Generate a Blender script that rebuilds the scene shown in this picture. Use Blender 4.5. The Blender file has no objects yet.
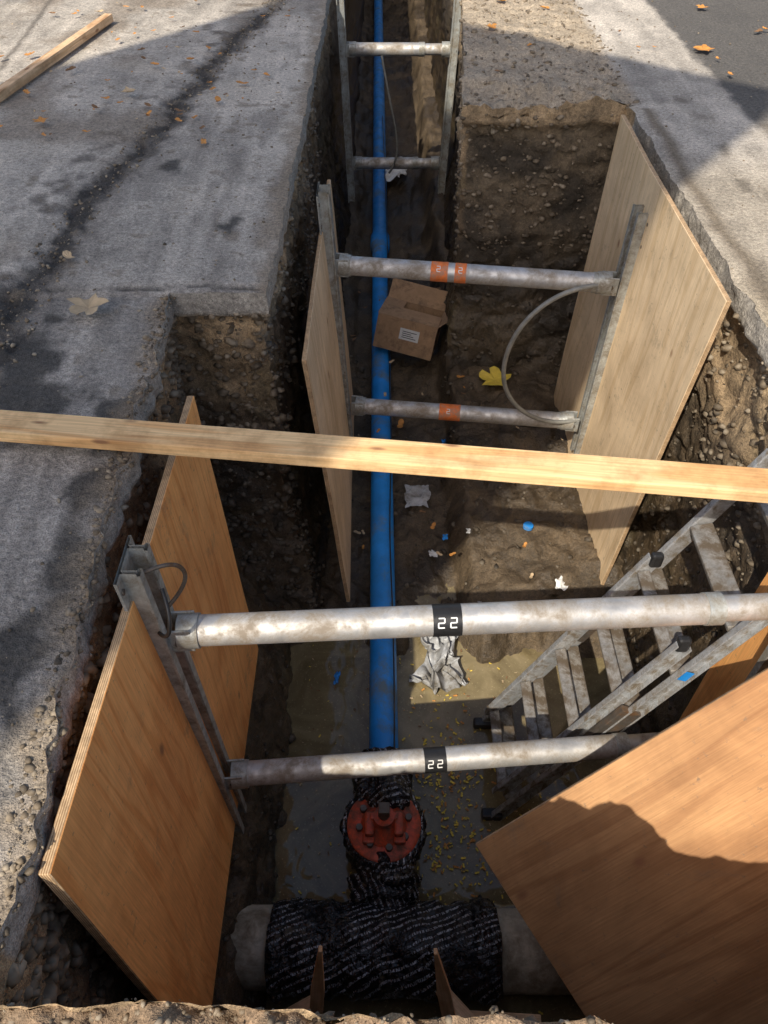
import bpy, bmesh, math, random
import numpy as np
from mathutils import Vector, Matrix
random.seed(4); rng=np.random.default_rng(4)
S=bpy.context.scene
S.view_settings.view_transform='Standard'; S.view_settings.look='None'; S.view_settings.exposure=0

# ---------------------------------------------------------------- noise
def _h(ix,iy,iz,seed):
    n=(ix*374761393+iy*668265263+iz*2147483647+seed*1274126177)&0xffffffff
    n=((n^(n>>13))*1274126177)&0xffffffff
    n=((n^(n>>16))*2246822519)&0xffffffff
    n=n^(n>>15)
    return (n&0xffffff)/float(0xffffff)
def vn(P,seed=0):
    P=np.asarray(P,dtype=np.float64); I=np.floor(P).astype(np.int64); F=P-I; F=F*F*(3-2*F)
    r=0
    for dx in (0,1):
        wx=F[:,0] if dx else 1-F[:,0]
        for dy in (0,1):
            wy=F[:,1] if dy else 1-F[:,1]
            for dz in (0,1):
                wz=F[:,2] if dz else 1-F[:,2]
                r=r+wx*wy*wz*_h(I[:,0]+dx,I[:,1]+dy,I[:,2]+dz,seed)
    return r*2-1
def fbm(P,o=4,seed=0,g=.5):
    P=np.asarray(P,dtype=np.float64); a=1;s=0;t=0
    for k in range(o):
        s=s+a*vn(P*(2.03**k)+k*7.3,seed+k); t+=a; a*=g
    return s/t
def sst(a,b,x):
    t=np.clip((x-a)/(b-a),0,1); return t*t*(3-2*t)

# ---------------------------------------------------------------- materials
def new_mat(name):
    m=bpy.data.materials.new(name); m.use_nodes=True; nt=m.node_tree
    return m,nt,nt.nodes['Principled BSDF']
def N(nt,t,**k):
    n=nt.nodes.new(t)
    for a,b in k.items():
        if a in n.inputs: n.inputs[a].default_value=b
        else: setattr(n,a,b)
    return n
def ramp(nt,fac,stops):
    r=nt.nodes.new('ShaderNodeValToRGB'); e=r.color_ramp.elements
    while len(e)<len(stops): e.new(.5)
    for i,(p,c) in enumerate(stops):
        e[i].position=p; e[i].color=(*c,1) if len(c)==3 else c
    nt.links.new(fac,r.inputs[0]); return r
def mul(nt,a,b,fac=1,bt='MULTIPLY'):
    m=nt.nodes.new('ShaderNodeMixRGB'); m.blend_type=bt
    if isinstance(fac,(int,float)): m.inputs[0].default_value=fac
    else: nt.links.new(fac,m.inputs[0])
    for i,x in ((1,a),(2,b)):
        if hasattr(x,'is_output'): nt.links.new(x,m.inputs[i])
        else: m.inputs[i].default_value=(*x,1)
    return m.outputs[0]
def coords(nt,scale=(1,1,1),kind='Object'):
    tc=nt.nodes.new('ShaderNodeTexCoord'); mp=nt.nodes.new('ShaderNodeMapping')
    mp.inputs['Scale'].default_value=scale; nt.links.new(tc.outputs[kind],mp.inputs[0]); return mp.outputs[0]
def noise(nt,co,scale,detail=5,rough=.6,dist=0):
    n=N(nt,'ShaderNodeTexNoise'); n.inputs['Scale'].default_value=scale; n.inputs['Detail'].default_value=detail
    n.inputs['Roughness'].default_value=rough; n.inputs['Distortion'].default_value=dist
    nt.links.new(co,n.inputs['Vector']); return n.outputs[0]
def bump(nt,b,h,strength=.4,dist=.01,prev=None):
    n=nt.nodes.new('ShaderNodeBump'); n.inputs['Strength'].default_value=strength; n.inputs['Distance'].default_value=dist
    nt.links.new(h,n.inputs['Height'])
    if prev: nt.links.new(prev,n.inputs['Normal'])
    nt.links.new(n.outputs[0],b.inputs['Normal']); return n.outputs[0]

def mat_terrain():
    m,nt,b=new_mat('earth_and_paving')
    at=nt.nodes.new('ShaderNodeAttribute'); at.attribute_name='Col'
    wt=nt.nodes.new('ShaderNodeAttribute'); wt.attribute_name='Wet'
    co=coords(nt)
    n2=noise(nt,co,55,3,.75); n3=noise(nt,co,240,1,.6)
    r2=ramp(nt,n2,[(.3,(.55,.54,.53)),(.7,(1.42,1.40,1.36))])
    r3=ramp(nt,n3,[(.3,(.6,.6,.6)),(.7,(1.4,1.4,1.4))])
    c=mul(nt,at.outputs[0],r2.outputs[0],.9); c=mul(nt,c,r3.outputs[0],.8)
    nt.links.new(c,b.inputs['Base Color'])
    p=bump(nt,b,n2,.7,.015); bump(nt,b,n3,.5,.004,p)
    rr=N(nt,'ShaderNodeMapRange'); rr.inputs['To Min'].default_value=.95; rr.inputs['To Max'].default_value=.28
    nt.links.new(wt.outputs['Fac'],rr.inputs[0]); nt.links.new(rr.outputs[0],b.inputs['Roughness'])
    return m
def mat_ply(name,light,dark,knot=(.25,.11,.05),stain=(.5,.45,.4),freq=34,stainamt=.4,ax=(5.0,.55,1)):
    m,nt,b=new_mat(name)
    co=coords(nt,ax); n=noise(nt,co,1.0,1.5,.45,.6)
    mm=N(nt,'ShaderNodeMath',operation='MULTIPLY'); mm.inputs[1].default_value=freq*2.2; nt.links.new(n,mm.inputs[0])
    sn=N(nt,'ShaderNodeMath',operation='SINE'); nt.links.new(mm.outputs[0],sn.inputs[0])
    c=ramp(nt,sn.outputs[0],[(0,light),(.55,tuple(.9*x+.1*y for x,y in zip(light,dark))),(.95,dark)]).outputs[0]
    fs=(150,5,1) if ax[0]>ax[1] else (5,150,1)
    f=noise(nt,coords(nt,fs),1,2,.6); c=mul(nt,c,ramp(nt,f,[(.3,(.84,.82,.79)),(.7,(1.1,1.1,1.1))]).outputs[0])
    lg=noise(nt,coords(nt),2.2,5,.65,.4); c=mul(nt,c,ramp(nt,lg,[(.35,stain),(.62,(1.05,1.05,1.05))]).outputs[0],stainamt)
    vo=N(nt,'ShaderNodeTexVoronoi'); vo.inputs['Scale'].default_value=1
    nt.links.new(coords(nt,(3.6,2.4,1) if ax[0]>ax[1] else (2.4,3.6,1)),vo.inputs['Vector'])
    k=ramp(nt,vo.outputs['Distance'],[(.03,(.8,.8,.8)),(.075,(0,0,0))]).outputs[0]
    c=mul(nt,c,knot,k,'MIX')
    sp=noise(nt,coords(nt),34,4,.75); c=mul(nt,c,(.16,.12,.08),ramp(nt,sp,[(.62,(0,0,0)),(.72,(.7,.7,.7))]).outputs[0],'MIX')
    sm=noise(nt,coords(nt),5,6,.8,.5); c=mul(nt,c,(.20,.15,.10),ramp(nt,sm,[(.58,(0,0,0)),(.74,(.6,.6,.6))]).outputs[0],'MIX')
    nt.links.new(c,b.inputs['Base Color']); b.inputs['Roughness'].default_value=.7
    bump(nt,b,f,.25,.003); return m
def mat_plyedge():
    m,nt,b=new_mat('plywood_edge'); co=coords(nt)
    w=N(nt,'ShaderNodeTexWave',bands_direction='Z'); w.inputs['Scale'].default_value=60; w.inputs['Distortion'].default_value=.6
    nt.links.new(co,w.inputs['Vector'])
    c=ramp(nt,w.outputs[0],[(.3,(.38,.22,.11)),(.7,(.70,.50,.29))]).outputs[0]
    c=mul(nt,c,ramp(nt,noise(nt,co,30,4,.7),[(.3,(.5,.5,.5)),(.7,(1.1,1.1,1.1))]).outputs[0])
    nt.links.new(c,b.inputs['Base Color']); b.inputs['Roughness'].default_value=.85; return m
def mat_wood(name,light,dark,freq=18,axis=0):
    m,nt,b=new_mat(name)
    sc=[9,9,9]; sc[axis]=.8
    n=noise(nt,coords(nt,sc),1,2,.5,.5)
    mm=N(nt,'ShaderNodeMath',operation='MULTIPLY'); mm.inputs[1].default_value=freq*2; nt.links.new(n,mm.inputs[0])
    sn=N(nt,'ShaderNodeMath',operation='SINE'); nt.links.new(mm.outputs[0],sn.inputs[0])
    c=ramp(nt,sn.outputs[0],[(0,light),(.9,dark)]).outputs[0]
    sf=[140,140,140]; sf[axis]=4
    f=noise(nt,coords(nt,sf),1,2,.6); c=mul(nt,c,ramp(nt,f,[(.3,(.78,.76,.73)),(.7,(1.12,1.12,1.1))]).outputs[0])
    g=noise(nt,coords(nt),7,5,.7); c=mul(nt,c,ramp(nt,g,[(.36,(.55,.46,.38)),(.55,(1,1,1))]).outputs[0],.6)
    vo=N(nt,'ShaderNodeTexVoronoi'); vo.inputs['Scale'].default_value=1; s2=[14,14,14]; s2[axis]=4.2; nt.links.new(coords(nt,s2),vo.inputs['Vector'])
    k=ramp(nt,vo.outputs['Distance'],[(.08,(1,1,1)),(.16,(0,0,0))]).outputs[0]; c=mul(nt,c,(.30,.15,.07),k,'MIX')
    nt.links.new(c,b.inputs['Base Color']); b.inputs['Roughness'].default_value=.75; bump(nt,b,f,.3,.002); return m
def mat_simple(name,col,rough=.5,metal=0,var=.3,scale=18,dirt=None,dirtamt=.5,bs=.15):
    m,nt,b=new_mat(name); co=coords(nt)
    n=noise(nt,co,scale,4,.65)
    c=mul(nt,col,ramp(nt,n,[(.3,(1-var,)*3),(.7,(1+var*.5,)*3)]).outputs[0])
    if dirt:
        d=noise(nt,co,scale*.6,6,.75,.3); c=mul(nt,c,dirt,ramp(nt,d,[(.62-dirtamt*.25,(0,0,0)),(.74-dirtamt*.15,(1,1,1))]).outputs[0],'MIX')
        rr=ramp(nt,d,[(.4,(rough,)*3),(.65,(.9,)*3)]); nt.links.new(rr.outputs[0],b.inputs['Roughness'])
    else: b.inputs['Roughness'].default_value=rough
    nt.links.new(c,b.inputs['Base Color']); b.inputs['Metallic'].default_value=metal
    if bs: bump(nt,b,noise(nt,co,scale*5,3,.6),bs,.003)
    return m
def mat_wrap():
    m,nt,b=new_mat('black_pipe_wrap'); co=coords(nt)
    dn=N(nt,'ShaderNodeTexNoise'); dn.inputs['Scale'].default_value=5; dn.inputs['Detail'].default_value=1; nt.links.new(co,dn.inputs['Vector'])
    mx=N(nt,'ShaderNodeVectorMath',operation='MULTIPLY_ADD'); mx.inputs[1].default_value=(.05,.05,.05); nt.links.new(dn.outputs[1],mx.inputs[0]); nt.links.new(co,mx.inputs[2])
    mp=N(nt,'ShaderNodeMapping'); mp.inputs['Rotation'].default_value=(0,0,1.2); nt.links.new(mx.outputs[0],mp.inputs[0])
    w=N(nt,'ShaderNodeTexWave',bands_direction='X'); w.inputs['Scale'].default_value=12; w.inputs['Distortion'].default_value=0
    nt.links.new(mp.outputs[0],w.inputs['Vector'])
    mp2=N(nt,'ShaderNodeMapping'); mp2.inputs['Scale'].default_value=(70,190,60); nt.links.new(mp.outputs[0],mp2.inputs[0])
    n=noise(nt,mp2.outputs[0],1,1,.7)
    a=ramp(nt,w.outputs[0],[(.74,(0,0,0)),(.80,(1,1,1))]).outputs[0]
    t=ramp(nt,n,[(.48,(0,0,0)),(.53,(1,1,1))]).outputs[0]
    pt=ramp(nt,noise(nt,co,5,2,.5),[(.42,(0.05,.05,.05)),(.56,(1,1,1))]).outputs[0]
    k=mul(nt,mul(nt,a,t),pt)
    c=mul(nt,(.010,.010,.012),(.42,.43,.46),k,'MIX')
    d=noise(nt,co,14,6,.7); c=mul(nt,c,(.19,.155,.10),ramp(nt,d,[(.56,(0,0,0)),(.72,(.75,.75,.75))]).outputs[0],'MIX')
    nt.links.new(c,b.inputs['Base Color']); b.inputs['Roughness'].default_value=.13
    p=bump(nt,b,noise(nt,co,13,3,.6,1.4),1.0,.035); bump(nt,b,noise(nt,co,42,2,.6,1.0),.6,.012,p); return m
def mat_water():
    m,nt,b=new_mat('muddy_water'); co=coords(nt)
    n=noise(nt,co,2.6,6,.65,1.2)
    c=ramp(nt,n,[(.30,(.075,.057,.028)),(.46,(.165,.128,.066)),(.56,(.22,.175,.092)),(.7,(.30,.24,.135))]).outputs[0]
    s=noise(nt,co,75,3,.8); c=mul(nt,c,(.42,.35,.19),ramp(nt,s,[(.60,(0,0,0)),(.68,(.8,.8,.8))]).outputs[0],'MIX')
    nt.links.new(c,b.inputs['Base Color']); b.inputs['Roughness'].default_value=.02
    b.inputs['IOR'].default_value=1.5
    bump(nt,b,noise(nt,co,6,2,.5,.6),.22,.02); return m

M_T=mat_terrain()
M_PO=mat_ply('plywood_orange',(.97,.49,.165),(.87,.39,.115),stain=(.72,.56,.46),stainamt=.6,freq=20)
M_PT=mat_ply('plywood_tan',(.80,.61,.39),(.71,.52,.31),stain=(.6,.57,.53),stainamt=.6,freq=14)
M_PB=mat_ply('plywood_brown',(.50,.275,.12),(.41,.212,.088),stain=(.6,.55,.5),stainamt=.8,freq=20,ax=(.6,4.6,1))
M_PE=mat_plyedge()
M_L=mat_wood('pine_lumber',(.88,.60,.31),(.76,.44,.19),10)
M_LZ=mat_wood('weathered_wood',(.80,.54,.32),(.62,.38,.20))
M_ALU=mat_simple('aluminium',(.60,.59,.57),.38,.6,.28,14,(.36,.31,.25),.7)
M_ALUR=mat_simple('aluminium_rail',(.50,.52,.50),.42,.5,.35,20,(.28,.25,.20),.8)
M_LAD=mat_simple('ladder_aluminium',(.60,.62,.64),.32,.65,.3,25,(.22,.18,.13),.7)
M_RUNG=mat_simple('muddy_rung',(.38,.37,.35),.45,.4,.4,22,(.13,.10,.07),1.0)
M_BLUE=mat_simple('blue_pvc',(.02,.27,.76),.30,0,.25,6,(.14,.20,.25),.45,.05)
M_RED=mat_simple('red_epoxy',(.62,.085,.03),.35,0,.4,25,(.12,.06,.04),.8)
M_BLK=mat_simple('black_rubber',(.02,.02,.021),.4,0,.3,30)
M_CONC=mat_simple('cement_pipe',(.52,.46,.35),.85,0,.4,12,(.20,.16,.105),.8,.4)
M_ORG=mat_simple('orange_label',(.80,.20,.04),.5,0,.3,20,(.3,.25,.2),.5)
M_WHITE=mat_simple('white_label',(.75,.75,.73),.5,0,.1,20)
M_CARD=mat_simple('cardboard',(.44,.275,.155),.85,0,.25,9,(.20,.13,.08),.5)
M_HOSE=mat_simple('grey_hose',(.24,.24,.22),.5,0,.3,20)
M_STEEL=mat_simple('dark_steel',(.16,.14,.12),.5,.7,.3,20,(.18,.10,.05),.5)
M_PLASTIC=mat_simple('dirty_plastic',(.46,.47,.48),.3,0,.35,8,(.15,.13,.10),.7,.02)
M_WATER=mat_water(); M_WRAP=mat_wrap()

# ---------------------------------------------------------------- helpers
def mesh_obj(name,V,F,mats,parent=None,smooth=False,matrix=None,fm=None,link=True):
    me=bpy.data.meshes.new(name); me.from_pydata([tuple(v) for v in V],[],[tuple(f) for f in F]); me.update()
    for m in (mats if isinstance(mats,(list,tuple)) else [mats]): me.materials.append(m)
    if smooth: me.polygons.foreach_set('use_smooth',[True]*len(me.polygons))
    if fm is not None: me.polygons.foreach_set('material_index',list(fm))
    o=bpy.data.objects.new(name,me); S.collection.objects.link(o)
    if matrix is not None: o.matrix_world=matrix
    if parent: o.parent=parent; o.matrix_parent_inverse=Matrix.Identity(4)
    return o
def empty(name,loc=(0,0,0)):
    o=bpy.data.objects.new(name,None); o.empty_display_size=.1; S.collection.objects.link(o); return o
def bevel(o,w=.003,seg=2):
    b=o.modifiers.new('b','BEVEL'); b.width=w; b.segments=seg; b.limit_method='ANGLE'; return o
def box(name,size,mat,M=None,parent=None,bw=.003):
    x,y,z=[s/2 for s in size]
    V=[(sx*x,sy*y,sz*z) for sz in(-1,1) for sy in(-1,1) for sx in(-1,1)]
    F=[(0,2,3,1),(4,5,7,6),(0,1,5,4),(2,6,7,3),(0,4,6,2),(1,3,7,5)]
    o=mesh_obj(name,V,F,mat,parent,matrix=M)
    if bw: bevel(o,bw)
    return o
def frame(origin,ex,up):
    ex=Vector(ex).normalized(); up=Vector(up); ez=(up-ex*up.dot(ex)).normalized(); ey=ez.cross(ex)
    M=Matrix((ex,ey,ez)).transposed().to_4x4(); M.translation=Vector(origin); return M
def bar(name,a,b,w,h,mat,parent=None,up=(0,0,1),bw=.003):
    a=Vector(a);b=Vector(b); return box(name,((b-a).length,w,h),mat,frame((a+b)/2,b-a,up),parent,bw)
def lathe(name,a,b,prof,mat,parent=None,seg=32,disp=0,dscale=12,seed=0,squash=None):
    a=Vector(a);b=Vector(b); L=(b-a).length
    up=(0,0,1) if abs((b-a).normalized().z)<.9 else (0,1,0)
    M=frame(a,b-a,up); V=[];F=[]
    for t,r in prof:
        for k in range(seg):
            an=2*math.pi*k/seg; V.append((t,r*math.cos(an),r*math.sin(an)))
    n=len(prof)
    for i in range(n-1):
        for k in range(seg):
            k2=(k+1)%seg; F.append((i*seg+k,(i+1)*seg+k,(i+1)*seg+k2,i*seg+k2))
    F.append(tuple(range(seg))); F.append(tuple(reversed(range((n-1)*seg,n*seg))))
    if disp:
        A=np.array(V); d=fbm(A*dscale,4,seed)+.7*(np.abs(fbm(A*dscale*1.4+3,3,seed+4))*-2+.6)
        rr=np.sqrt(A[:,1]**2+A[:,2]**2)+1e-6; s=1+d*disp/rr; A[:,1]*=s;A[:,2]*=s; A[:,0]+=fbm(A*dscale,2,seed+9)*disp*.6; V=A
    o=mesh_obj(name,V,F,mat,parent,True,M)
    es=o.modifiers.new('e','EDGE_SPLIT'); es.split_angle=math.radians(45 if not disp else 80)
    return o
def cyl(name,a,b,r,mat,parent=None,seg=32,disp=0,n=2,**k):
    L=(Vector(b)-Vector(a)).length
    return lathe(name,a,b,[(L*i/(n-1),r) for i in range(n)],mat,parent,seg,disp,**k)
def tube(name,pts,r,mat,parent=None):
    c=bpy.data.curves.new(name,'CURVE'); c.dimensions='3D'; c.bevel_depth=r; c.bevel_resolution=4; c.resolution_u=10
    s=c.splines.new('NURBS'); s.points.add(len(pts)-1)
    for p,q in zip(s.points,pts): p.co=(*q,1)
    s.use_endpoint_u=True; s.order_u=4; c.materials.append(mat)
    o=bpy.data.objects.new(name,c); S.collection.objects.link(o)
    if parent: o.parent=parent
    return o

# ---------------------------------------------------------------- terrain patches
def field(P):
    x,y,z=P.T
    A=.008+.065*sst(-.09,-.3,z)
    far=np.maximum(np.abs(x),np.abs(y-5)); A=A*np.where(far>20,0.2,1)
    soil=sst(.36,.30,y)*(z>-.2)
    soil=np.maximum(soil,(z>-.25)*sst(.42,.5,x)*sst(1.42,1.3,x)*sst(4.4,4.6,y)*sst(5.4,4.9,y)*1.3)
    A=A+.022*soil
    q=P*np.array([3.2,3.2,3.8])
    D=np.stack([fbm(q,5,11,.6),fbm(q,5,31,.6),fbm(q,5,51,.6)],1)*A[:,None]
    f=P*22
    B=.005+.020*sst(-.09,-.2,z)+.010*soil
    D+=np.stack([fbm(f,3,71,.6),fbm(f,3,81,.6),fbm(f,3,91,.6)],1)*B[:,None]
    g=(z>-.05); D[:,2]=np.where(g,D[:,2]*(.7+1.5*soil),D[:,2])
    top_=sst(-.3,-.1,z)
    wl=np.exp(-((x+.79)/.12)**2)*sst(2.68,2.5,y)*sst(.3,.5,y)*top_
    e=np.stack([y*5,z*4,x*0],1); e2=np.stack([y*19,z*12,x*4],1)
    D[:,0]+=wl*(.036*fbm(e,3,131)+.022*fbm(e2,3,132,.6))
    wl=(np.exp(-((x+.44)/.07)**2)*sst(2.7,2.9,y)+np.exp(-((x-1.41)/.08)**2)*(y>.1)*(y<4.7)*1.6)*top_*(y<12)
    D[:,0]+=wl*(.012*fbm(e,3,141)+.014*fbm(e2,3,142,.6))
    return P+D
def steps(L,d0,dense,grow=1.25):
    s=list(np.arange(0,min(L,dense),d0)); d=d0
    while s[-1]+d<L: d*=grow; s.append(min(s[-1]+d,L))
    if s[-1]<L: s.append(L)
    return np.array(s)/L
class Acc:
    def __init__(s): s.V=[];s.F=[];s.n=0
    def add(s,G):
        a,b=G.shape[:2]; s.V.append(G.reshape(-1,3)); i=np.arange(a*b).reshape(a,b)+s.n
        s.F.append(np.stack([i[:-1,:-1],i[1:,:-1],i[1:,1:],i[:-1,1:]],-1).reshape(-1,4)); s.n+=a*b
def bil(p0,p1,q0,q1,us,ss):
    p0,p1,q0,q1=[np.array((*p,0.)) if len(p)==2 else np.array(p,float) for p in (p0,p1,q0,q1)]
    e=p0[None]+(p1-p0)[None]*us[:,None]; f=q0[None]+(q1-q0)[None]*us[:,None]
    return e[:,None]*(1-ss)[None,:,None]+f[:,None]*ss[None,:,None]
top=[(-.72,.31),(-.84,2.70),(-.46,2.70),(-.39,17),(.70,17),(.64,7.5),(.46,4.75),(1.40,4.75),(1.42,.1),(.60,.1),(.36,.30)]
mid=[(-.745,.27),(-.88,2.77),(-.50,2.77),(-.43,17.05),(.74,17.05),(.68,7.5),(.48,4.8),(1.45,4.8),(1.47,.06),(.58,.06),(.34,.26)]
bot=[(-.50,.35),(-.52,2.5),(-.36,2.6),(-.33,17),(.6,17),(.58,7.5),(.46,4.7),(1.35,4.7),(1.34,.2),(.6,.2),(.34,.35)]
G=Acc(); out=steps(60,.020,2.6)
def us(L,d=.020,dense=6): return steps(L,d,dense,1.1)
G.add(bil(top[0],top[1],(-60,.31),(-60,2.7),us(2.4,.014),out))
G.add(bil(top[2],top[3],(-60,2.7),(-60,17),us(14.3),out))
G.add(bil(top[8],top[7],(60,.1),(60,4.75),us(4.65,.024),out))
G.add(bil(top[6],top[5],(60,4.75),(60,7.5),us(2.75,.024),out))
G.add(bil(top[5],top[4],(60,7.5),(60,17),us(9.5,.05,1),out))
outn=steps(60,.010,.4)
G.add(bil(top[0],top[10],(-.72,-60),(.36,-60),us(1.08,.008),outn))
G.add(bil(top[10],top[9],(.36,-60),(.6,-60),us(.3,.015),outn))
G.add(bil(top[9],top[8],(.6,-60),(1.42,-60),us(.82,.03),outn))
G.add(bil(top[0],(-60,.31),(-.72,-60),(-60,-60),steps(60,.03,1),outn))
G.add(bil(top[8],(60,.1),(1.42,-60),(60,-60),steps(60,.05,.5),outn))
for a,b in (((-60,17),top[3]),(top[3],top[4]),(top[4],(60,17))):
    G.add(bil(a,b,(a[0],70),(b[0],70),np.linspace(0,1,30),steps(53,.1,.5)))
W=Acc()
zs=np.concatenate([np.linspace(0,-.12,8)[:-1],np.linspace(-.12,-2.35,110)])
wm=sst(-.095,-.15,zs); wb=sst(-1.1,-2.15,zs)
n=len(top)
for i in range(n):
    j=(i+1)%n; L=math.dist(top[i],top[j])
    if L>5: u=steps(L,.020,4.5,1.06)
    elif i==0: u=us(L,.014)
    else: u=np.linspace(0,1,max(10,int(L/.018)))
    if i==4: u=np.linspace(0,1,120)
    u=u[:,None]
    def ed(p): a=np.array(p[i]);b=np.array(p[j]); return a[None,None]+(b-a)[None,None]*u[:,:,None]
    xy=ed(top)*(1-wm)[None,:,None]+ed(mid)*(wm*(1-wb))[None,:,None]+ed(bot)*(wm*wb)[None,:,None]
    g=np.concatenate([xy,np.broadcast_to(zs[None,:,None],(len(u),len(zs),1))],2)
    W.add(g)
def finish(acc,name,colf):
    V=np.concatenate(acc.V); F=np.concatenate(acc.F)
    P=field(V); C,Wt,dz=colf(V,P); P[:,2]+=dz
    me=bpy.data.meshes.new(name); me.vertices.add(len(P)); me.vertices.foreach_set('co',P.ravel())
    me.loops.add(F.size); me.loops.foreach_set('vertex_index',F.ravel().astype(np.int32))
    me.polygons.add(len(F)); me.polygons.foreach_set('loop_start',np.arange(0,F.size,4,dtype=np.int32))
    try: me.polygons.foreach_set('loop_total',np.full(len(F),4,dtype=np.int32))
    except: pass
    me.update(calc_edges=True); me.validate()
    a=me.color_attributes.new('Col','FLOAT_COLOR','POINT')
    a.data.foreach_set('color',np.concatenate([C,np.ones((len(C),1))],1).ravel())
    w=me.attributes.new('Wet','FLOAT','POINT'); w.data.foreach_set('value',Wt.astype(np.float32))
    me.polygons.foreach_set('use_smooth',[True]*len(me.polygons)); me.materials.append(M_T)
    o=bpy.data.objects.new(name,me); S.collection.objects.link(o); return P
def mixc(C,c,m): return C*(1-m[:,None])+np.array(c)[None]*m[:,None]
def colG(V,P):
    x,y=V[:,0],V[:,1]; n0=fbm(V*1.3,4,2); n1=fbm(V*3.1,5,5); n2=fbm(V*11,4,6); n3=fbm(V*34,3,8); nl=fbm(V*np.array([18,1.3,1]),4,14)
    C=np.tile(np.array([.43,.39,.34]),(len(V),1)); dz=np.zeros(len(V))
    C*=(1+.28*n0+.34*n1+.36*nl+.28*n2+.15*n3)[:,None]
    left=(x<0)
    m=sst(2.74,2.70,y)*left; C=mixc(C,(.29,.265,.24),m*.65); dz-=m*.016
    C*=(1+.35*nl*m)[:,None]
    xb=np.interp(y,[0,2.38,3.13,4.37,6.7,9],[-1.42,-1.40,-1.40,-1.25,-.88,-.55])
    d=(x-xb+n1*.10+n2*.06)
    m=np.exp(-(d/.075)**2)*left*(y<12); m=np.clip(m*1.5+n3*.5*(m>.1),0,1)
    C=mixc(C,(.05,.045,.040),m); dz+=m*(.022*n3-.012)
    dz+= -.012*sst(.03,-.03,d)*left*(y<12)
    m=np.exp(-((d+.16)/.14)**2)*left*sst(-.1,.35,n2)*.85
    C=mixc(C,(.12,.105,.092),m)
    m=sst(-.02,-.1,d)*left*sst(-.05,.4,fbm(V*np.array([3,2,1]),5,33))*.6; C=mixc(C,(.21,.165,.12),m)
    m=sst(.05,.4,fbm(V*np.array([8,1.6,1]),5,21,.6))*left*(d>0)*.55; C=mixc(C,(.18,.16,.14),m)
    m=sst(.1,.45,fbm(V*np.array([7,1.3,1]),4,22))*left*sst(3.0,2.2,y)*.7; C=mixc(C,(.13,.12,.108),m)
    for cx,cy,r in ((-.86,1.95,.15),(-.85,1.7,.1),(-.68,3.2,.07),(-.66,3.32,.05),(-1.25,2.2,.2),(-.83,1.35,.09),(-1.5,2.6,.16),(-1.05,3.9,.06),(-.9,1.0,.1)):
        m=sst(1.0,.5,np.hypot(x-cx,(y-cy)*.6)/r+n2*1.0); C=mixc(C,(.045,.042,.038),m*.85); dz+=m*.006*n3
    m=sst(.40,.58,n2+.35*n3)*left; C=mixc(C,(.18,.145,.105),m*.65)
    m=sst(.15,.5,fbm(V*2.2,4,57))*left*.35; C=mixc(C,(.55,.49,.41),m)
    m=np.exp(-((y-2.745+.02*n2)/.010)**2)*left*(x>-1.35); C=mixc(C,(.05,.045,.04),m*.9); dz-=m*.012
    m=np.exp(-((x+2.3+.10*(y-4)+.015*n2)/.02)**2)*(y>3.5)*(y<9); C=mixc(C,(.10,.085,.07),m*.8)
    r=(x>.2)
    m=r*sst(4.6,4.8,y)*sst(1.50,1.42,x+.03*n2)*(x>.3); C=mixc(C,(.40,.33,.245),m); dz+=m*(.035*n1+.022*n3); C*=(1+.3*n2*m)[:,None]
    m=r*sst(2.0,2.06,x+.05*n2)*sst(4.3,4.6,y+.25*n1); C=mixc(C,(.085,.08,.075),m*.92); dz+=m*.006*n3
    m=r*sst(3.0,3.1,x+.05*n2)*(y<30); C=mixc(C,(.38,.35,.31),m)
    m=r*sst(4.2,3.6,y)*sst(1.3,1.42,x); C=mixc(C,(.42,.365,.29),m*.8); C*=(1+.3*n1*m+.2*n2*m)[:,None]
    m=r*sst(3.2,1.8,y)*sst(1.95,1.5,x+.12*n1); C=mixc(C,(.32,.245,.14),m)
    m=np.exp(-((x-1.49-.05*n1)/.04)**2)*r*(y>2.3)*(y<4.7); C=mixc(C,(.17,.135,.095),m*.9)
    m=r*sst(.0,.35,fbm(V*np.array([6,3,1]),5,44,.6))*sst(1.4,1.6,x)*(y<4.6); C=mixc(C,(.15,.125,.095),m*.7)
    m=np.exp(-((x-1.75-.06*n1)/.04)**2)*r*(y>3.6)*(y<4.9)*sst(-.2,.3,n2); C=mixc(C,(.13,.11,.085),m*.8)
    m=sst(.40,.31,y+.05*n2); C=mixc(C,(.22,.155,.10),m); C*= (1+(.5*n3+.4*n2)*m)[:,None]; dz+=m*(.035*n2+.025*n3)
    xe=np.where(y<2.7,np.interp(y,[.31,2.7],[-.72,-.84]),np.interp(y,[2.7,17],[-.46,-.39]))
    m=sst(.11,.0,np.abs(x-xe)+.09*n2)*left*.8; C=mixc(C,(.25,.20,.145),m)
    C=np.clip(C,.02,.8); return C,np.zeros(len(V)),dz
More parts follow.
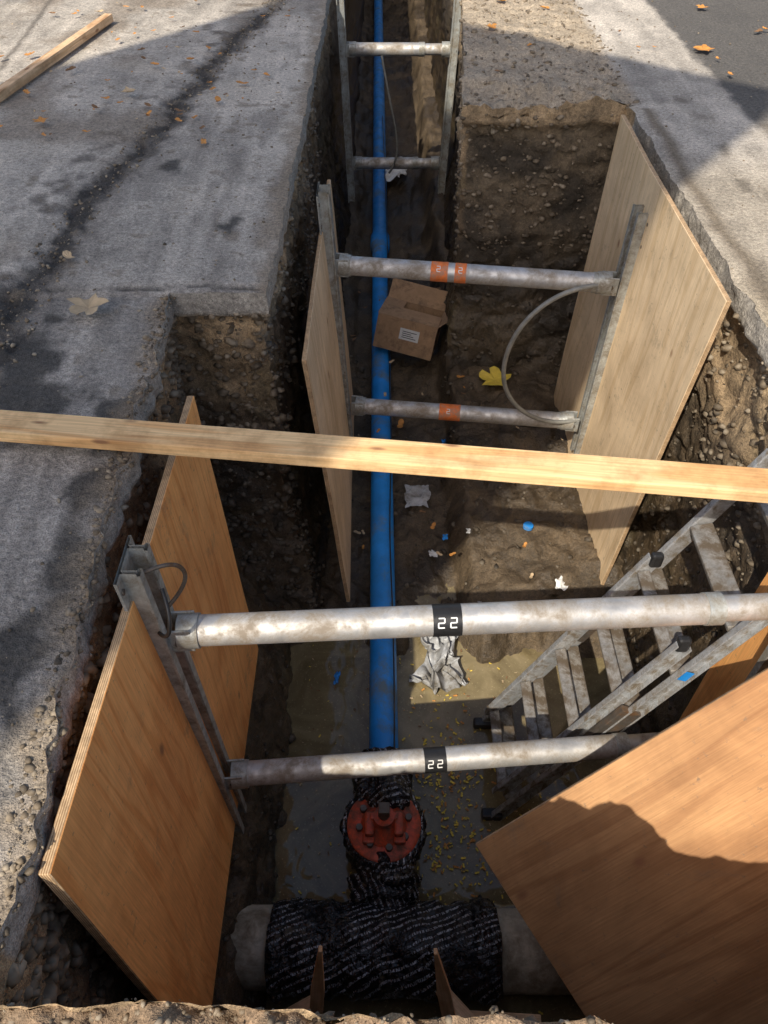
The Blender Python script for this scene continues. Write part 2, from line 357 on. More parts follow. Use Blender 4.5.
def colW(V,P):
    x,y,z=V.T; n1=fbm(V*2.3,5,15); n2=fbm(V*9,4,16); n3=fbm(V*30,3,18)
    C=np.tile(np.array([.33,.24,.145]),(len(V),1)); C*=(1+.5*n2+.5*n3)[:,None]
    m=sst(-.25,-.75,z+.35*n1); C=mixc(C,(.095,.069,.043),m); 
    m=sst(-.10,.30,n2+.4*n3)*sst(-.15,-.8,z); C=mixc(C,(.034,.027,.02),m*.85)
    m=sst(0.1,.5,fbm(V*4,4,99))*sst(-.2,-.5,z); C=mixc(C,(.18,.145,.08),m*.45)
    m=(np.abs(y-4.75)<.12)*(x>.5)*sst(-.05,-.2,z); C=mixc(C,(.115,.092,.064),m*.8)
    m=(np.abs(y-4.75)<.12)*(x>.5)*sst(-.1,.3,fbm(V*3.3,4,77)+.3*n2)*sst(-.10,-.3,z); C=mixc(C,(.040,.033,.025),m*.85)
    st=fbm(V*np.array([1.2,1.2,16]),3,62); C*=(1+.28*st*(z<-.12))[:,None]
    C*=(1-.40*sst(4.9,6.5,y)*sst(-.15,-.4,z))[:,None]  # shadow of the far trench put into the wall colour, stronger with depth
    slab=sst(-.115,-.095,z+.012*n2)*((x<-.3)|(x>1.43)|((x>1.3)&(y<4.6)))*(y>.4)
    C=mixc(C,(.34,.315,.28),slab); C*=(1+.25*n3)[:,None]
    wet=sst(-.4,-1.2,z+.3*n1)*.95
    return np.clip(C,.012,.7),wet,np.zeros(len(V))
PG=finish(G,'ground',colG)
xs=np.linspace(-.85,1.6,130); ys=np.concatenate([np.arange(0,5.2,.020),np.linspace(5.25,17.3,180)])
X,Y=np.meshgrid(xs,ys); Z=np.full_like(X,-2.10)
P0=np.stack([X.ravel(),Y.ravel(),Z.ravel()],1)
h=-2.09+.03*fbm(P0*3,4,3)+.04*fbm(P0*10,4,4,.6)
h-=.16*sst(2.75,2.2,P0[:,1]+.25*fbm(P0*4,3,5))
h+=.26*sst(.40,.50,P0[:,0]+.06*fbm(P0*5,4,6))*sst(2.2,2.8,P0[:,1]+.2*fbm(P0*4,3,9))
h+=.10*sst(-.16,-.34,P0[:,0])*sst(2.3,2.8,P0[:,1])
h+=.10*sst(.2,.5,P0[:,0])*sst(4.6,5.2,P0[:,1])
h+=.15*sst(-.40,-.60,P0[:,0]+.16*fbm(P0*4,4,61))+.16*sst(1.0,1.3,P0[:,0]+.12*fbm(P0*4,4,62))*sst(2.4,2.0,P0[:,1])
W.n0=W.n
FG=np.stack([P0[:,0],P0[:,1],h],1).reshape(len(ys),len(xs),3)
W.add(FG)
def colW2(V,P):
    C,w,dz=colW(V,P); 
    fl=np.zeros(len(V),bool); fl[W.n0:]=True
    n2=fbm(V*7,4,26); n3=fbm(V*25,3,28)
    c=np.tile(np.array([.105,.076,.046]),(len(V),1))*(1+.6*n2+.5*n3)[:,None]
    m=sst(-.15,.25,fbm(V*3,4,45)+.2*n3); c=mixc(c,(.042,.032,.022),m*.8)
    C[fl]=c[fl]; w[fl]=(.45+.5*m)[fl]; return np.clip(C,.012,.7),w,dz
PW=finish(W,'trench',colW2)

# water
nv=80
wx=np.linspace(-.9,1.5,nv); wy=np.linspace(.1,2.95,nv); X,Y=np.meshgrid(wx,wy)
V=np.stack([X.ravel(),Y.ravel(),np.full(X.size,-2.118)],1); V[:,2]+=fbm(V*6,3,2)*.0015
i=np.arange(nv*nv).reshape(nv,nv); F=np.stack([i[:-1,:-1],i[:-1,1:],i[1:,1:],i[1:,:-1]],-1).reshape(-1,4)
mesh_obj('water',V,F.tolist(),M_WATER,smooth=True)

# ---------------------------------------------------------------- stones
t=(1+5**.5)/2
ico=np.array([(-1,t,0),(1,t,0),(-1,-t,0),(1,-t,0),(0,-1,t),(0,1,t),(0,-1,-t),(0,1,-t),(t,0,-1),(t,0,1),(-t,0,-1),(-t,0,1)])/1.9
icf=np.array([(0,11,5),(0,5,1),(0,1,7),(0,7,10),(0,10,11),(1,5,9),(5,11,4),(11,10,2),(10,7,6),(7,1,8),(3,9,4),(3,4,2),(3,2,6),(3,6,8),(3,8,9),(4,9,5),(2,4,11),(6,2,10),(8,6,7),(9,8,1)])
def stones(name,pts,sizes,mat):
    k=len(pts); V=np.empty((k,12,3)); 
    for q in range(k):
        s=sizes[q]; a=ico*rng.uniform(.65,1.25,(12,1))*s*np.array([rng.uniform(.8,1.4),rng.uniform(.7,1.1),rng.uniform(.5,.9)])
        an=rng.uniform(0,6.28); R=np.array([[math.cos(an),-math.sin(an),0],[math.sin(an),math.cos(an),0],[0,0,1]]); V[q]=a@R.T+pts[q]
    F=(icf[None]+(np.arange(k)*12)[:,None,None]).reshape(-1,3)
    return mesh_obj(name,V.reshape(-1,3),F.tolist(),mat,smooth=True)
m,nt,b=new_mat('gravel_stone'); oi=N(nt,'ShaderNodeTexNoise'); oi.inputs['Scale'].default_value=22; nt.links.new(coords(nt),oi.inputs['Vector'])
gc=ramp(nt,oi.outputs[0],[(.3,(.07,.055,.038)),(.5,(.19,.145,.095)),(.7,(.36,.30,.22))]).outputs[0]
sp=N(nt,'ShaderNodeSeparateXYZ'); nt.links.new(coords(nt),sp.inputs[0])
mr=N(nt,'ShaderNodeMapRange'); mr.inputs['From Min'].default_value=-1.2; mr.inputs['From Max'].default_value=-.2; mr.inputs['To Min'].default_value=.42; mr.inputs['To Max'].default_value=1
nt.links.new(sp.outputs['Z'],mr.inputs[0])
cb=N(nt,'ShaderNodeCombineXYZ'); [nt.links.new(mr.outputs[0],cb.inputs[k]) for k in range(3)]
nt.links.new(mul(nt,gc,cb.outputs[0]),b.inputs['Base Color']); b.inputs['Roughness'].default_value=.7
M_GR=m
pts=[];sz=[]
wall=PW[:W.n0]
def pick(arr,mask,k,a,bb,sink=0):
    ii=np.nonzero(mask)[0]
    if len(ii)==0: return
    ii=rng.choice(ii,k); 
    for q in ii:
        s=a+(bb-a)*rng.random()**3
        pts.append(arr[q]+rng.normal(0,.004,3)-np.array([0,0,sink*s])); sz.append(s)
pick(wall,(wall[:,1]<6)&(wall[:,2]<-.1)&(wall[:,2]>-.9),6500,.002,.026)
pick(wall,(wall[:,1]<6)&(wall[:,2]<-.9),2200,.003,.026)
pick(wall,(wall[:,1]>2.6)&(wall[:,1]<2.9)&(wall[:,0]<-.3)&(wall[:,2]<-.1),1600,.003,.030)
pick(wall,(wall[:,1]>4.6)&(wall[:,1]<4.95)&(wall[:,0]>.45)&(wall[:,2]<-.05),900,.003,.026)
pick(wall,(wall[:,0]>1.3)&(wall[:,1]>1.5)&(wall[:,1]<3)&(wall[:,2]<-.1),700,.003,.024)
pick(wall,(wall[:,0]<-.6)&(wall[:,1]<1.2)&(wall[:,2]<-.1)&(wall[:,2]>-.9),900,.004,.030)
flo=PW[W.n0:]
pick(flo,(flo[:,1]>2.5)&(flo[:,1]<6),1100,.004,.030,.2)
lip=(PG[:,1]<.36)&(PG[:,1]>.0)&(np.abs(PG[:,0])<1.6)
pick(PG,lip,3500,.0012,.010,.4)
le=(PG[:,0]>-.95)&(PG[:,0]<-.3)&(PG[:,1]>.3)&(PG[:,1]<6.5)
pick(PG,le,700,.002,.010,.2)
xe=np.interp(PG[:,1],[.31,2.7],[-.72,-.84])
pick(PG,(np.abs(PG[:,0]-xe)<.05)&(PG[:,1]>.4)&(PG[:,1]<2.7),1100,.002,.014,.2)
pick(PG,(PG[:,0]>.4)&(PG[:,0]<1.5)&(PG[:,1]>4.7)&(PG[:,1]<7.5),1600,.003,.024,.3)
xb=np.interp(PG[:,1],[0,2.38,3.13,4.37,6.7,9],[-1.42,-1.40,-1.40,-1.25,-.88,-.55])
pick(PG,(np.abs(PG[:,0]-xb)<.10)&(PG[:,1]>1.5)&(PG[:,1]<8),2200,.002,.012)
pick(PG,(PG[:,0]<-.5)&(PG[:,0]>-3.2)&(PG[:,1]>.3)&(PG[:,1]<8),900,.0015,.008)
pick(PG,(PG[:,0]>1.4)&(PG[:,0]<3.2)&(PG[:,1]>.8)&(PG[:,1]<7),700,.0015,.008)
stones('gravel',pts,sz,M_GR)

# ---------------------------------------------------------------- plywood panels
def panel(name,TN,TF,BF,BN,mat,th=.02,warp=.008,seed=0,n=24):
    TN,TF,BF,BN=map(Vector,(TN,TF,BF,BN))
    ex=(TF-TN).normalized(); nrm=ex.cross(BN-TN).normalized(); ey=nrm.cross(ex)
    M=Matrix((ex,ey,nrm)).transposed().to_4x4()
    M.translation=TN; Mi=M.inverted()
    F=[];fm=[];g=[]
    for i in range(n+1):
        for j in range(n+1):
            u=i/n;v=j/n; p=TN*(1-u)*(1-v)+TF*u*(1-v)+BF*u*v+BN*(1-u)*v; g.append(Mi@p)
    A=np.array([tuple(p) for p in g]); A[:,2]+=warp*fbm(A*1.3+seed,2,seed)
    B=A.copy(); B[:,2]-=th
    V=np.concatenate([A,B]); m=(n+1)**2; id=lambda i,j:i*(n+1)+j
    for i in range(n):
        for j in range(n):
            F.append((id(i,j),id(i+1,j),id(i+1,j+1),id(i,j+1))); fm.append(0)
            F.append((m+id(i,j),m+id(i,j+1),m+id(i+1,j+1),m+id(i+1,j))); fm.append(0)
    for k in range(n):
        for a,b in ((id(k,0),id(k+1,0)),(id(k+1,n),id(k,n)),(id(0,k+1),id(0,k)),(id(n,k),id(n,k+1))):
            F.append((a,m+a,m+b,b)); fm.append(1)
    o=mesh_obj(name,V,F,[mat,M_PE],matrix=M,fm=fm); bevel(o,.002,1); return o
panel('plywood_panel',(-.70,.54,-.036),(-.70,2.19,-.105),(-.64,2.09,-1.57),(-.64,.46,-1.6),M_PO,.026,seed=1)
panel('plywood_panel',(-.345,2.65,-.28),(-.32,4.4,-.28),(-.235,4.35,-1.9),(-.21,2.62,-1.9),M_PT,.02,seed=2)
panel('plywood_panel',(1.31,4.45,.05),(1.30,2.56,.05),(1.25,2.72,-1.96),(1.24,4.42,-1.96),M_PT,.022,seed=3)
panel('plywood_panel',(1.385,1.72,-.12),(1.385,.45,-.12),(1.33,.45,-1.9),(1.33,1.70,-1.9),M_PO,.02,seed=4)
P1=Vector((.32,1.01,-1.16)); e1=Vector((.93,.34,.6)).normalized(); e2=Vector((.375,-.474,-.31)); e2=(e2-e1*e2.dot(e1)).normalized()
panel('plywood_panel',P1+e1*1.25,P1,P1+e2*1.1,P1+e1*1.25+e2*1.1,M_PB,.02,seed=5)

# ---------------------------------------------------------------- shoring
def rail(name,x,y,z0,z1,sgn,parent,tilt=0):
    prof=[(-.085,0),(-.085,.008),(-.05,.008),(-.05,.05),(-.058,.055),(-.058,.062),(-.030,.062),(-.030,.055),(-.038,.050),(-.038,.008),
          (.038,.008),(.038,.05),(.030,.055),(.030,.062),(.058,.062),(.058,.055),(.05,.05),(.05,.008),(.085,.008),(.085,0)]
    V=[];n=len(prof)
    for z,xx in ((z1,x),(z0,x+tilt)):
        for a,b in prof: V.append((xx+sgn*b,y+a,z))
    F=[(i,(i+1)%n,n+(i+1)%n,n+i) for i in range(n)]
    o=mesh_obj(name,V,F,M_ALUR,parent)
    z=z0+.06
    while z<z1-.04:
        f=(z1-z)/(z1-z0); xx=x+tilt*f
        for s in (-.07,.07):
            cyl('bolt',(xx+sgn*.004,y+s,z),(xx+sgn*.012,y+s,z),.009,M_STEEL,parent,10)
        z+=.115
    return o
def strut(parent,a,b,split=.55,r=.046,labels=()):
    a=Vector(a);b=Vector(b);d=(b-a).normalized(); L=(b-a).length
    q=a+d*L*split
    cyl('cylinder_tube',a+d*.06,q,r,M_ALU,parent,40)
    cyl('piston_tube',q-d*.01,b-d*.05,r*.86,M_ALU,parent,40)
    cyl('end_collar',a+d*.03,a+d*.09,r*1.12,M_ALUR,parent,32); cyl('gland_collar',q-d*.02,q+d*.03,r*1.07,M_ALUR,parent,32)
    cyl('end_collar',b-d*.10,b-d*.03,r*1.15,M_ALUR,parent,32)
    for e,s in ((a,1),(b,-1)):
        for w in (-.035,.035):
            bar('bracket',e+Vector((0,w,0)),e+d*s*.075+Vector((0,w,0)),.008,.10,M_ALUR,parent)
        cyl('pin',e+d*s*.035+Vector((0,-.05,0)),e+d*s*.035+Vector((0,.05,0)),.010,M_STEEL,parent,12)
    for f,w,m_ in labels:
        c=a+d*L*f; rr=(r if f<split else r*.86)
        cyl('label_band',c-d*w/2,c+d*w/2,rr+.0015,m_,parent,40)
        nrm=Vector((0,-.72,.70)); up=Vector((0,.70,.72))
        cs=(-.2,.22) if m_ is M_BLK else (-.1,)
        for ci in cs:
            c0=c+d*(ci*w)+nrm*(rr+.0018)
            for (x0,y0,x1,y1) in ((-.009,.014,.009,.014),(.009,.014,.009,0),(-.009,0,.009,0),(-.009,0,-.009,-.014),(-.009,-.014,.009,-.014)):
                bar('label_text',c0+d*x0+up*y0,c0+d*(x1+.0001)+up*(y1),.004,.0012,M_WHITE,parent,up=nrm,bw=0)
sh=empty('trench_shoring')
rail('rail_left',-.69,1.30,-1.67,.05,1,sh,.04); rail('rail_right',1.37,1.42,-1.67,.0,-1,sh)
strut(sh,(-.63,1.30,-.28),(1.31,1.40,-.28),.83,.047,((.42,.085,M_BLK),))
strut(sh,(-.61,1.30,-1.235),(1.31,1.45,-1.235),.80,.047,((.42,.085,M_BLK),))
tube('handle',[(-.63,1.28,.02),(-.57,1.30,.04),(-.53,1.33,-.01),(-.55,1.33,-.10),(-.61,1.30,-.16)],.006,M_STEEL,sh)
tube('hose',[(-.63,1.24,-.2),(-.58,1.18,-.17),(-.56,1.2,-.10),(-.60,1.28,-.05)],.006,M_BLK,sh)
sh2=empty('trench_shoring')
rail('rail_left',-.335,3.82,-1.80,-.08,1,sh2,.07); rail('rail_right',1.285,3.64,-1.70,-.10,-1,sh2,-.03)
strut(sh2,(-.265,3.82,-.49),(1.21,3.62,-.49),.93,.05,((.38,.09,M_ORG),(.455,.06,M_ORG)))
strut(sh2,(-.205,3.82,-1.45),(1.19,3.66,-1.45),.93,.05,((.44,.13,M_ORG),))
tube('hose',[(1.2,3.60,-.48),(1.0,3.58,-.47),(.78,3.55,-.58),(.66,3.55,-.85),(.67,3.55,-1.12),(.85,3.58,-1.36),(1.05,3.6,-1.42),(1.19,3.64,-1.42)],.013,M_HOSE,sh2)
sh3=empty('trench_shoring')
rail('rail_left',-.40,7.5,-1.8,.08,1,sh3,.05); rail('rail_right',.655,7.5,-1.8,.08,-1,sh3,-.07)
strut(sh3,(-.33,7.5,-.48),(.60,7.5,-.48),.7,.052); strut(sh3,(-.30,7.5,-1.45),(.55,7.5,-1.45),.7,.052)
tube('hose',[(-.02,7.4,-.5),(.04,7.35,-.8),(.12,7.35,-1.1),(.14,7.35,-1.35),(.05,7.4,-1.5)],.01,M_HOSE,sh3)

# ---------------------------------------------------------------- lumber
bar('lumber_plank',(-1.215,1.85,.045),(1.95,1.47,.055),.105,.042,M_L,None,(0,0,1),.004)
bar('lumber_plank',(-2.24,4.75,.03),(-1.98,6.4,.03),.06,.05,M_LZ,None,(0,0,1),.004)

# ---------------------------------------------------------------- pipes
wp=empty('water_pipe')
lathe('pipe',(0,1.62,-1.975),(-.11,17.2,-1.975),[(0,.0725),(5.2,.0725),(5.22,.092),(5.42,.092),(5.47,.0735),(15.58,.0725)],M_BLUE,wp,36)
tube('tracer_wire',[(.05,1.7,-1.90),(.06,2.4,-1.905),(.02,3.1,-1.90),(.06,3.9,-1.91),(.03,5,-1.9),(.04,7,-1.9),(-.02,10,-1.9)],.004,M_BLK,wp)
mp_=empty('water_main_pipe')
cyl('pipe_run',(-1.2,.90,-1.95),(1.7,.86,-1.95),.155,M_CONC,mp_,48,.006,n=60)
lathe('wrapped_tee',(-.46,.885,-1.94),(.46,.875,-1.94),[(i*.0077,.170+.008*math.sin(i*.45)*(.3 if 16<i<104 else 1)+(.014 if (8<=i<=13 or 107<=i<=113) else 0)) for i in range(121)],M_WRAP,mp_,120,.024,10,3)
cyl('wrapped_branch',(0,.98,-1.93),(0,1.22,-1.93),.105,M_WRAP,mp_,60,.03,n=24,dscale=16,seed=5)
lathe('wrapped_flange',(0,1.04,-1.92),(0,1.16,-1.92),[(i*.008,.135+.01*math.sin(i*.7)) for i in range(16)],M_WRAP,mp_,60,.03,17,8)
gv=empty('gate_valve')
lathe('valve_body',(0,1.32,-2.12),(0,1.32,-1.77),[(i*.0175,.13+.03*math.sin(i*.15)) for i in range(21)],M_WRAP,gv,60,.035,14,12)
lathe('wrapped_joint',(0,1.40,-1.965),(-.005,1.74,-1.97),[(i*.0113,(.128 if 4<i<22 else .095)) for i in range(31)],M_WRAP,gv,64,.035,14,22)
lathe('bonnet_flange',(0,1.31,-1.775),(0,1.31,-1.70),[(0,.150),(.006,.160),(.034,.160),(.040,.153),(.042,.10),(.06,.085),(.085,.05),(.10,.045),(.13,.045)],M_RED,gv,48)
lathe('flange_wrap',(0,1.31,-1.81),(0,1.31,-1.735),[(0,.13),(.012,.165),(.024,.178),(.036,.184),(.048,.184),(.058,.176),(.066,.160),(.069,.140),(.060,.125)],M_WRAP,gv,90,.020,16,42)
for k in range(8):
    a=k*math.pi/4+.2; p=Vector((.108*math.cos(a),1.31+.108*math.sin(a),-1.738))
    cyl('bolt',p,p+Vector((0,0,.03)),.015,M_STEEL,gv,6)
for s in (-1,1):
    box('lug',(.040,.10,.07),M_RED,Matrix.Translation((s*.062,1.29,-1.70)),gv,.010)
    box('lug_foot',(.05,.045,.03),M_RED,Matrix.Translation((s*.066,1.24,-1.715)),gv,.008)
box('gusset',(.12,.03,.05),M_RED,Matrix.Translation((0,1.315,-1.68)),gv,.006)
cyl('stem',(0,1.31,-1.66),(0,1.31,-1.60),.022,M_STEEL,gv,16)
box('operating_nut',(.048,.048,.05),M_STEEL,Matrix.Translation((0,1.31,-1.585)),gv,.005)
lathe('wrap_bunch',(-.13,1.44,-1.77),(.12,1.45,-1.76),[(i*.0125,.03+.06*math.sin(math.pi*i/20)) for i in range(21)],M_WRAP,gv,50,.045,15,52)
lathe('wrap_bunch',(-.12,1.175,-1.80),(.13,1.165,-1.81),[(i*.0125,.02+.05*math.sin(math.pi*i/20)) for i in range(21)],M_WRAP,gv,50,.04,15,62)

def stake(a,b,w=.05):
    a=Vector(a);b=Vector(b);d=b-a; L=d.length; M=frame(a,d,(0,-1,.3))
    V=[];ks=[(0,w/2),(L*.65,w/2),(L,.006)]
    for t_,ww in ks: V+=[(t_,-ww,-.011),(t_,ww,-.011),(t_,ww,.011),(t_,-ww,.011)]
    F=[(0,1,2,3)[::-1]]+[(i*4+j,i*4+(j+1)%4,(i+1)*4+(j+1)%4,(i+1)*4+j) for i in range(2) for j in range(4)]+[(8,9,10,11)]
    return bevel(mesh_obj('wooden_stake',V,F,M_LZ,matrix=M),.002)
stake((-.28,.54,-2.1),(-.215,.72,-1.30)); stake((.29,.54,-2.1),(.175,.72,-1.33))
bar('wood_scrap',(.20,.75,-1.90),(.42,.50,-1.80),.05,.03,M_LZ); bar('wood_scrap',(.28,.62,-1.90),(.60,.60,-1.88),.07,.03,M_LZ)
bar('wood_scrap',(-.52,.58,-1.98),(-.26,.66,-1.78),.05,.03,M_LZ)

# ---------------------------------------------------------------- ladder
ld=empty('ladder')
def ladder_sec(o,b,t_,y0,y1,off,rm,q0,dq,tilt=-.25,rungs=True,rd=.085):
    b=Vector(b);t_=Vector(t_); d=(t_-b); L=d.length; d.normalize(); nrm=Vector((-d.z,0,d.x))
    for y in (y0,y1):
        s=-1 if y==y0 else 1
        a=b+nrm*off+Vector((0,y,0)); e=t_+nrm*off+Vector((0,y,0))
        bar('side_rail',a,e,.008,.06,rm,o,up=nrm)
        for w in (-1,1): bar('rail_flange',a+nrm*w*.029+Vector((0,s*.012,0)),e+nrm*w*.029+Vector((0,s*.012,0)),.026,.006,rm,o,up=nrm)
    q=q0
    while rungs and q<L-.05:
        c=b+d*q+nrm*off
        M=frame(c+Vector((0,(y0+y1)/2,0)),(0,1,0),(tilt,0,1))
        box('rung',(abs(y1-y0)-.012,rd,.03),M_RUNG,M,o,.006)
        q+=dq
ladder_sec(ld,(.53,0,-2.12),(1.36,0,-.20),1.50,1.98,0,M_LAD,.2,.30)
ladder_sec(ld,(.60,0,-1.96),(1.13,0,-.735),1.545,1.935,.072,M_LAD,.05,.30,rd=.05)
for y in (1.50,1.98):
    box('foot',(.10,.05,.05),M_BLK,Matrix.Translation((.52,y,-2.1)),ld,.01)
    box('end_cap',(.05,.04,.10),M_BLK,Matrix.Translation((1.365,y,-.19)),ld,.01)
for y in (1.545,1.935): box('end_cap',(.05,.035,.07),M_BLK,Matrix.Translation((1.063,y,-.71)),ld,.012)
for y in (1.495,1.985): bar('rung_lock',(.86,y,-1.32),(.96,y,-1.09),.03,.09,M_STEEL,ld,up=(-.93,0,.36))
bar('blue_sticker',(1.08,1.482,-.85),(1.10,1.482,-.80),.002,.035,M_BLUE,ld,up=(-.92,0,.4),bw=0)

# ---------------------------------------------------------------- cardboard box
def cardbox():
    e=empty('cardboard_box'); w,d,h=.46,.34,.27
    M0=Matrix.Translation((.17,5.12,-1.88))@Matrix.Rotation(math.radians(-14),4,'Z')@Matrix.Rotation(math.radians(8),4,'Y')@Matrix.Rotation(math.radians(-10),4,'X')
    t_=.005
    def pl(nm,size,loc,R=None):
        return box(nm,size,M_CARD,M0@Matrix.Translation(loc)@(R or Matrix.Identity(4)),e,.001)
    pl('base',(w,d,t_),(0,0,t_/2)); pl('front',(w,t_,h),(0,-d/2,h/2)); pl('back',(w,t_,h),(0,d/2,h/2))
    pl('side',(t_,d-.012,h-.006),(-w/2+.004,0,h/2)); pl('side',(t_,d-.012,h-.006),(w/2-.004,0,h/2))
    fl=.16
    pl('flap',(w,fl,t_),(0,-d/2+fl/2*.97,h+.012),Matrix.Rotation(math.radians(6),4,'X'))
    pl('flap',(w,fl,t_),(0,d/2+fl*.30,h+.06),Matrix.Rotation(math.radians(50),4,'X'))
    pl('flap',(fl,d-.02,t_),(w/2+.05,0,h+.055),Matrix.Rotation(math.radians(-48),4,'Y'))
    pl('flap',(fl,d-.02,t_),(-w/2+.075,0,h+.004))
    box('label',(.15,.002,.09),M_WHITE,M0@Matrix.Translation((.03,-d/2-.0045,.16)),e,0)
    for k in range(4): box('label_print',(.11-.02*(k%3),.001,.005),M_BLK,M0@Matrix.Translation((.03-.01*(k%3),-d/2-.0062,.135+.016*k)),e,0)
cardbox()

def crumple(name,c,sx,sy,mat,amp,seed,n=50,fr=3.2):
    u=np.linspace(-.5,.5,n); X,Y=np.meshgrid(u,u); V=np.stack([X.ravel(),Y.ravel(),np.zeros(n*n)],1)
    r=1+.5*fbm(V*3+seed,3,seed); q=V.copy(); V[:,0]*=sx*r; V[:,1]*=sy*r
    ridge=1-np.abs(fbm(q*fr+seed,2,seed+2))*2.4
    V[:,2]=np.abs(ridge)*amp*(1-1.6*(q[:,0]**2+q[:,1]**2)); V[:,0]+=fbm(q*4,2,seed+5)*amp; V[:,1]+=fbm(q*4,2,seed+6)*amp
    V+=np.array(c); i=np.arange(n*n).reshape(n,n); F=np.stack([i[:-1,:-1],i[:-1,1:],i[1:,1:],i[1:,:-1]],-1).reshape(-1,4)
    return mesh_obj(name,V,F.tolist(),mat,smooth=True)
crumple('plastic_sheet',(.30,2.36,-2.11),.22,.40,M_PLASTIC,.11,3,70,5)
crumple('plastic_sheet',(.05,8.6,-1.98),.34,.5,M_WHITE,.09,8)
crumple('paper_scrap',(.98,2.75,-1.84),.10,.16,M_WHITE,.03,12,20)
crumple('paper_scrap',(.30,3.1,-2.04),.05,.05,M_WHITE,.01,13,12)
crumple('paper_scrap',(.22,3.6,-2.04),.16,.20,M_PLASTIC,.02,14,20)
crumple('paper_scrap',(-.26,2.25,-2.10),.02,.08,M_BLUE,.012,15,12)
for k in range(7):
    crumple('paper_scrap',(rng.uniform(.1,1.1),rng.uniform(2.5,4.4),-2.03 if k%2 else -1.82),.025,.04,[M_WHITE,M_BLUE,M_PLASTIC][k%3],.012,20+k,8)
lathe('bottle_cap',(.86,3.1,-1.80),(.86,3.1,-1.78),[(0,.03),(.02,.03)],M_BLUE,None,20)

def leaves():
    V=[];F=[];fm=[]
    def add(x,y,z,s,mi,maple=False,tilt=.3):
        n=22; base=len(V); a0=random.uniform(0,6.28); tx,ty=random.uniform(-tilt,tilt),random.uniform(-tilt,tilt)
        V.append((x,y,z+.004))
        for k in range(n):
            a=2*math.pi*k/n
            r=(.55+.45*abs(math.cos(2.5*a))**1.5+.12*math.cos(9*a)) if maple else (.95*abs(math.cos(a))+.42)*.75
            px,py=r*s*math.cos(a),r*s*math.sin(a)*(1 if maple else .75)
            qx,qy=px*math.cos(a0)-py*math.sin(a0),px*math.sin(a0)+py*math.cos(a0)
            V.append((x+qx,y+qy,z+.006+abs(qx*tx+qy*ty)+random.uniform(0,.12)*s))
        for k in range(n): F.append((base,base+1+k,base+1+(k+1)%n)); fm.append(mi)
    for x,y,s,mi in ((-1.12,2.57,.080,1),(-1.88,4.45,.045,0),(-.94,4.16,.035,0),(-1.31,4.55,.03,0),(-.95,4.75,.04,0),(-1.15,4.6,.03,2),(-.72,5.2,.03,0),(-1.45,5.4,.035,0),(-1.6,5.7,.03,2),(2.38,6.7,.05,0),(2.1,5.7,.07,0),(-1.3,2.95,.04,1),(1.8,3.3,.02,0),(2.6,6.1,.04,2),(-.85,5.05,.04,0),(.75,6.2,.05,0),(.9,6.9,.05,0),(1.2,6.7,.04,0),(-2.1,4.9,.04,0),(-1.95,5.3,.04,2),(-2.3,5.6,.04,0),(-1.5,4.9,.045,1)):
        add(x,y,.012,s,mi,s>.04)
    add(.80,4.52,-1.78,.13,3,True,.15); add(.12,4.3,-2.02,.05,0); add(.2,3.9,-2.03,.04,2)
    for k in range(120): add(random.uniform(-2.8,-.6),random.uniform(4.2,9),.012,random.uniform(.010,.034),random.choice((0,0,2,1)))
    for k in range(25): add(random.uniform(.6,3),random.uniform(4.9,9),.02,random.uniform(.015,.035),random.choice((0,0,2,1)))
    for k in range(60): add(random.uniform(-.3,1.2),random.uniform(2.6,6),(-2.03 if random.random()<.5 else -1.8),random.uniform(.01,.03),random.choice((0,2,1)))
    for k in range(420):
        add(random.gauss(.32,.13),random.gauss(1.45,.35),-2.115,random.uniform(.004,.013),random.choice((3,0,3)),False,.1)
    for k in range(260):
        add(random.uniform(-.45,.8),random.uniform(1.0,2.5),-2.115,random.uniform(.003,.010),random.choice((3,1,2)),False,.1)
    ms=[mat_simple('leaf_orange',(.58,.26,.06),.7,0,.3),mat_simple('leaf_tan',(.55,.41,.25),.8,0,.3),mat_simple('leaf_brown',(.24,.13,.06),.8,0,.3),mat_simple('leaf_yellow',(.75,.56,.08),.6,0,.2)]
    mesh_obj('fallen_leaves',V,F,ms,fm=fm)
leaves()

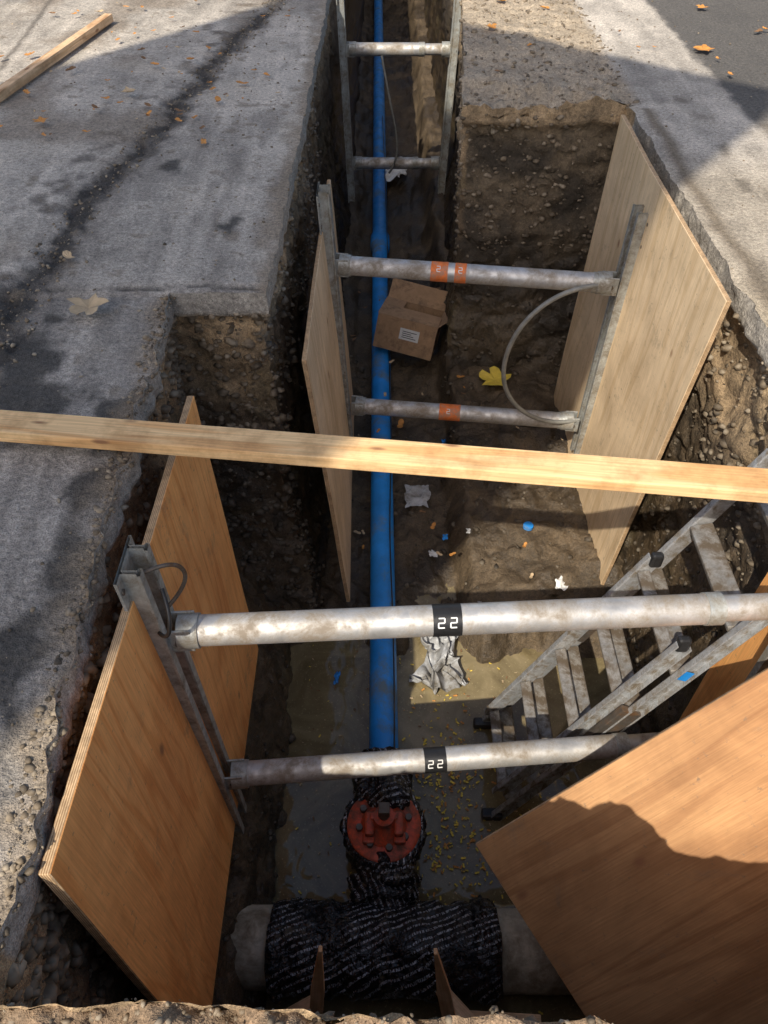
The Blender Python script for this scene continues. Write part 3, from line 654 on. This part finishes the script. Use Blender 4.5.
# ---------------------------------------------------------------- light, sky, camera
d=Vector((.45,.89,-1.1))
cn=empty('added_shade_canopy'); Hc=8.0  # unseen canopy, added and shaped only to cast the diagonal ground shadow
off=Vector((d.x,d.y,0))*(Hc/1.1)
tip=Vector((2.10,4.5,0))-off; ea=Vector((-.625,-.78,0)).normalized(); eb=Vector((-.85,.53,0)).normalized(); eb=(eb-ea*eb.dot(ea)).normalized()
Wd,Ln=3.75,9.0
c=tip+ea*Ln/2+eb*Wd/2
M_STU=mat_simple('painted_steel',(.75,.74,.70),.6,0,.1,4); M_TR=mat_simple('shade_canopy_trim',(.35,.05,.04),.5,0,.1,4)
Mc=frame((c.x,c.y,Hc+.3),ea,(0,0,1))
box('shade_roof',(Ln,Wd,.6),M_STU,Mc,cn,.02); box('shade_roof_stripe',(Ln+.04,Wd+.04,.15),M_TR,Mc,cn,.01)
p=c+ea*1.5; box('shade_column',(.45,.45,Hc),M_STU,frame((p.x,p.y,Hc/2-.01),ea,(0,0,1)),cn,.02)
box('shade_column_plinth',(.8,.8,.35),M_STU,frame((p.x,p.y,.16),ea,(0,0,1)),cn,.03)

d.normalize()
sl=bpy.data.lights.new('sun','SUN'); sl.energy=5; sl.angle=math.radians(.5); sl.color=(1,.92,.79)
so=bpy.data.objects.new('sun',sl); S.collection.objects.link(so); so.rotation_euler=d.to_track_quat('-Z','Y').to_euler(); so.location=(-5,-6,9)
w=bpy.data.worlds.new('World'); S.world=w; w.use_nodes=True; nt=w.node_tree
sk=nt.nodes.new('ShaderNodeTexSky'); sk.sky_type='NISHITA'; sk.sun_disc=False
sk.sun_elevation=math.asin(-d.z); sk.sun_rotation=math.atan2(-d.x,-d.y)
sk.dust_density=3; sk.air_density=1.0; sk.ozone_density=.7
nt.links.new(sk.outputs[0],nt.nodes['Background'].inputs[0]); nt.nodes['Background'].inputs[1].default_value=.15
cam=bpy.data.cameras.new('camera'); co_=bpy.data.objects.new('camera',cam); S.collection.objects.link(co_); S.camera=co_
co_.location=(0,0,1.6); co_.rotation_euler=(math.radians(90-46.5),0,0)
cam.sensor_fit='VERTICAL'; cam.sensor_height=24; cam.lens=24*770/1024; cam.clip_start=.02; cam.clip_end=500
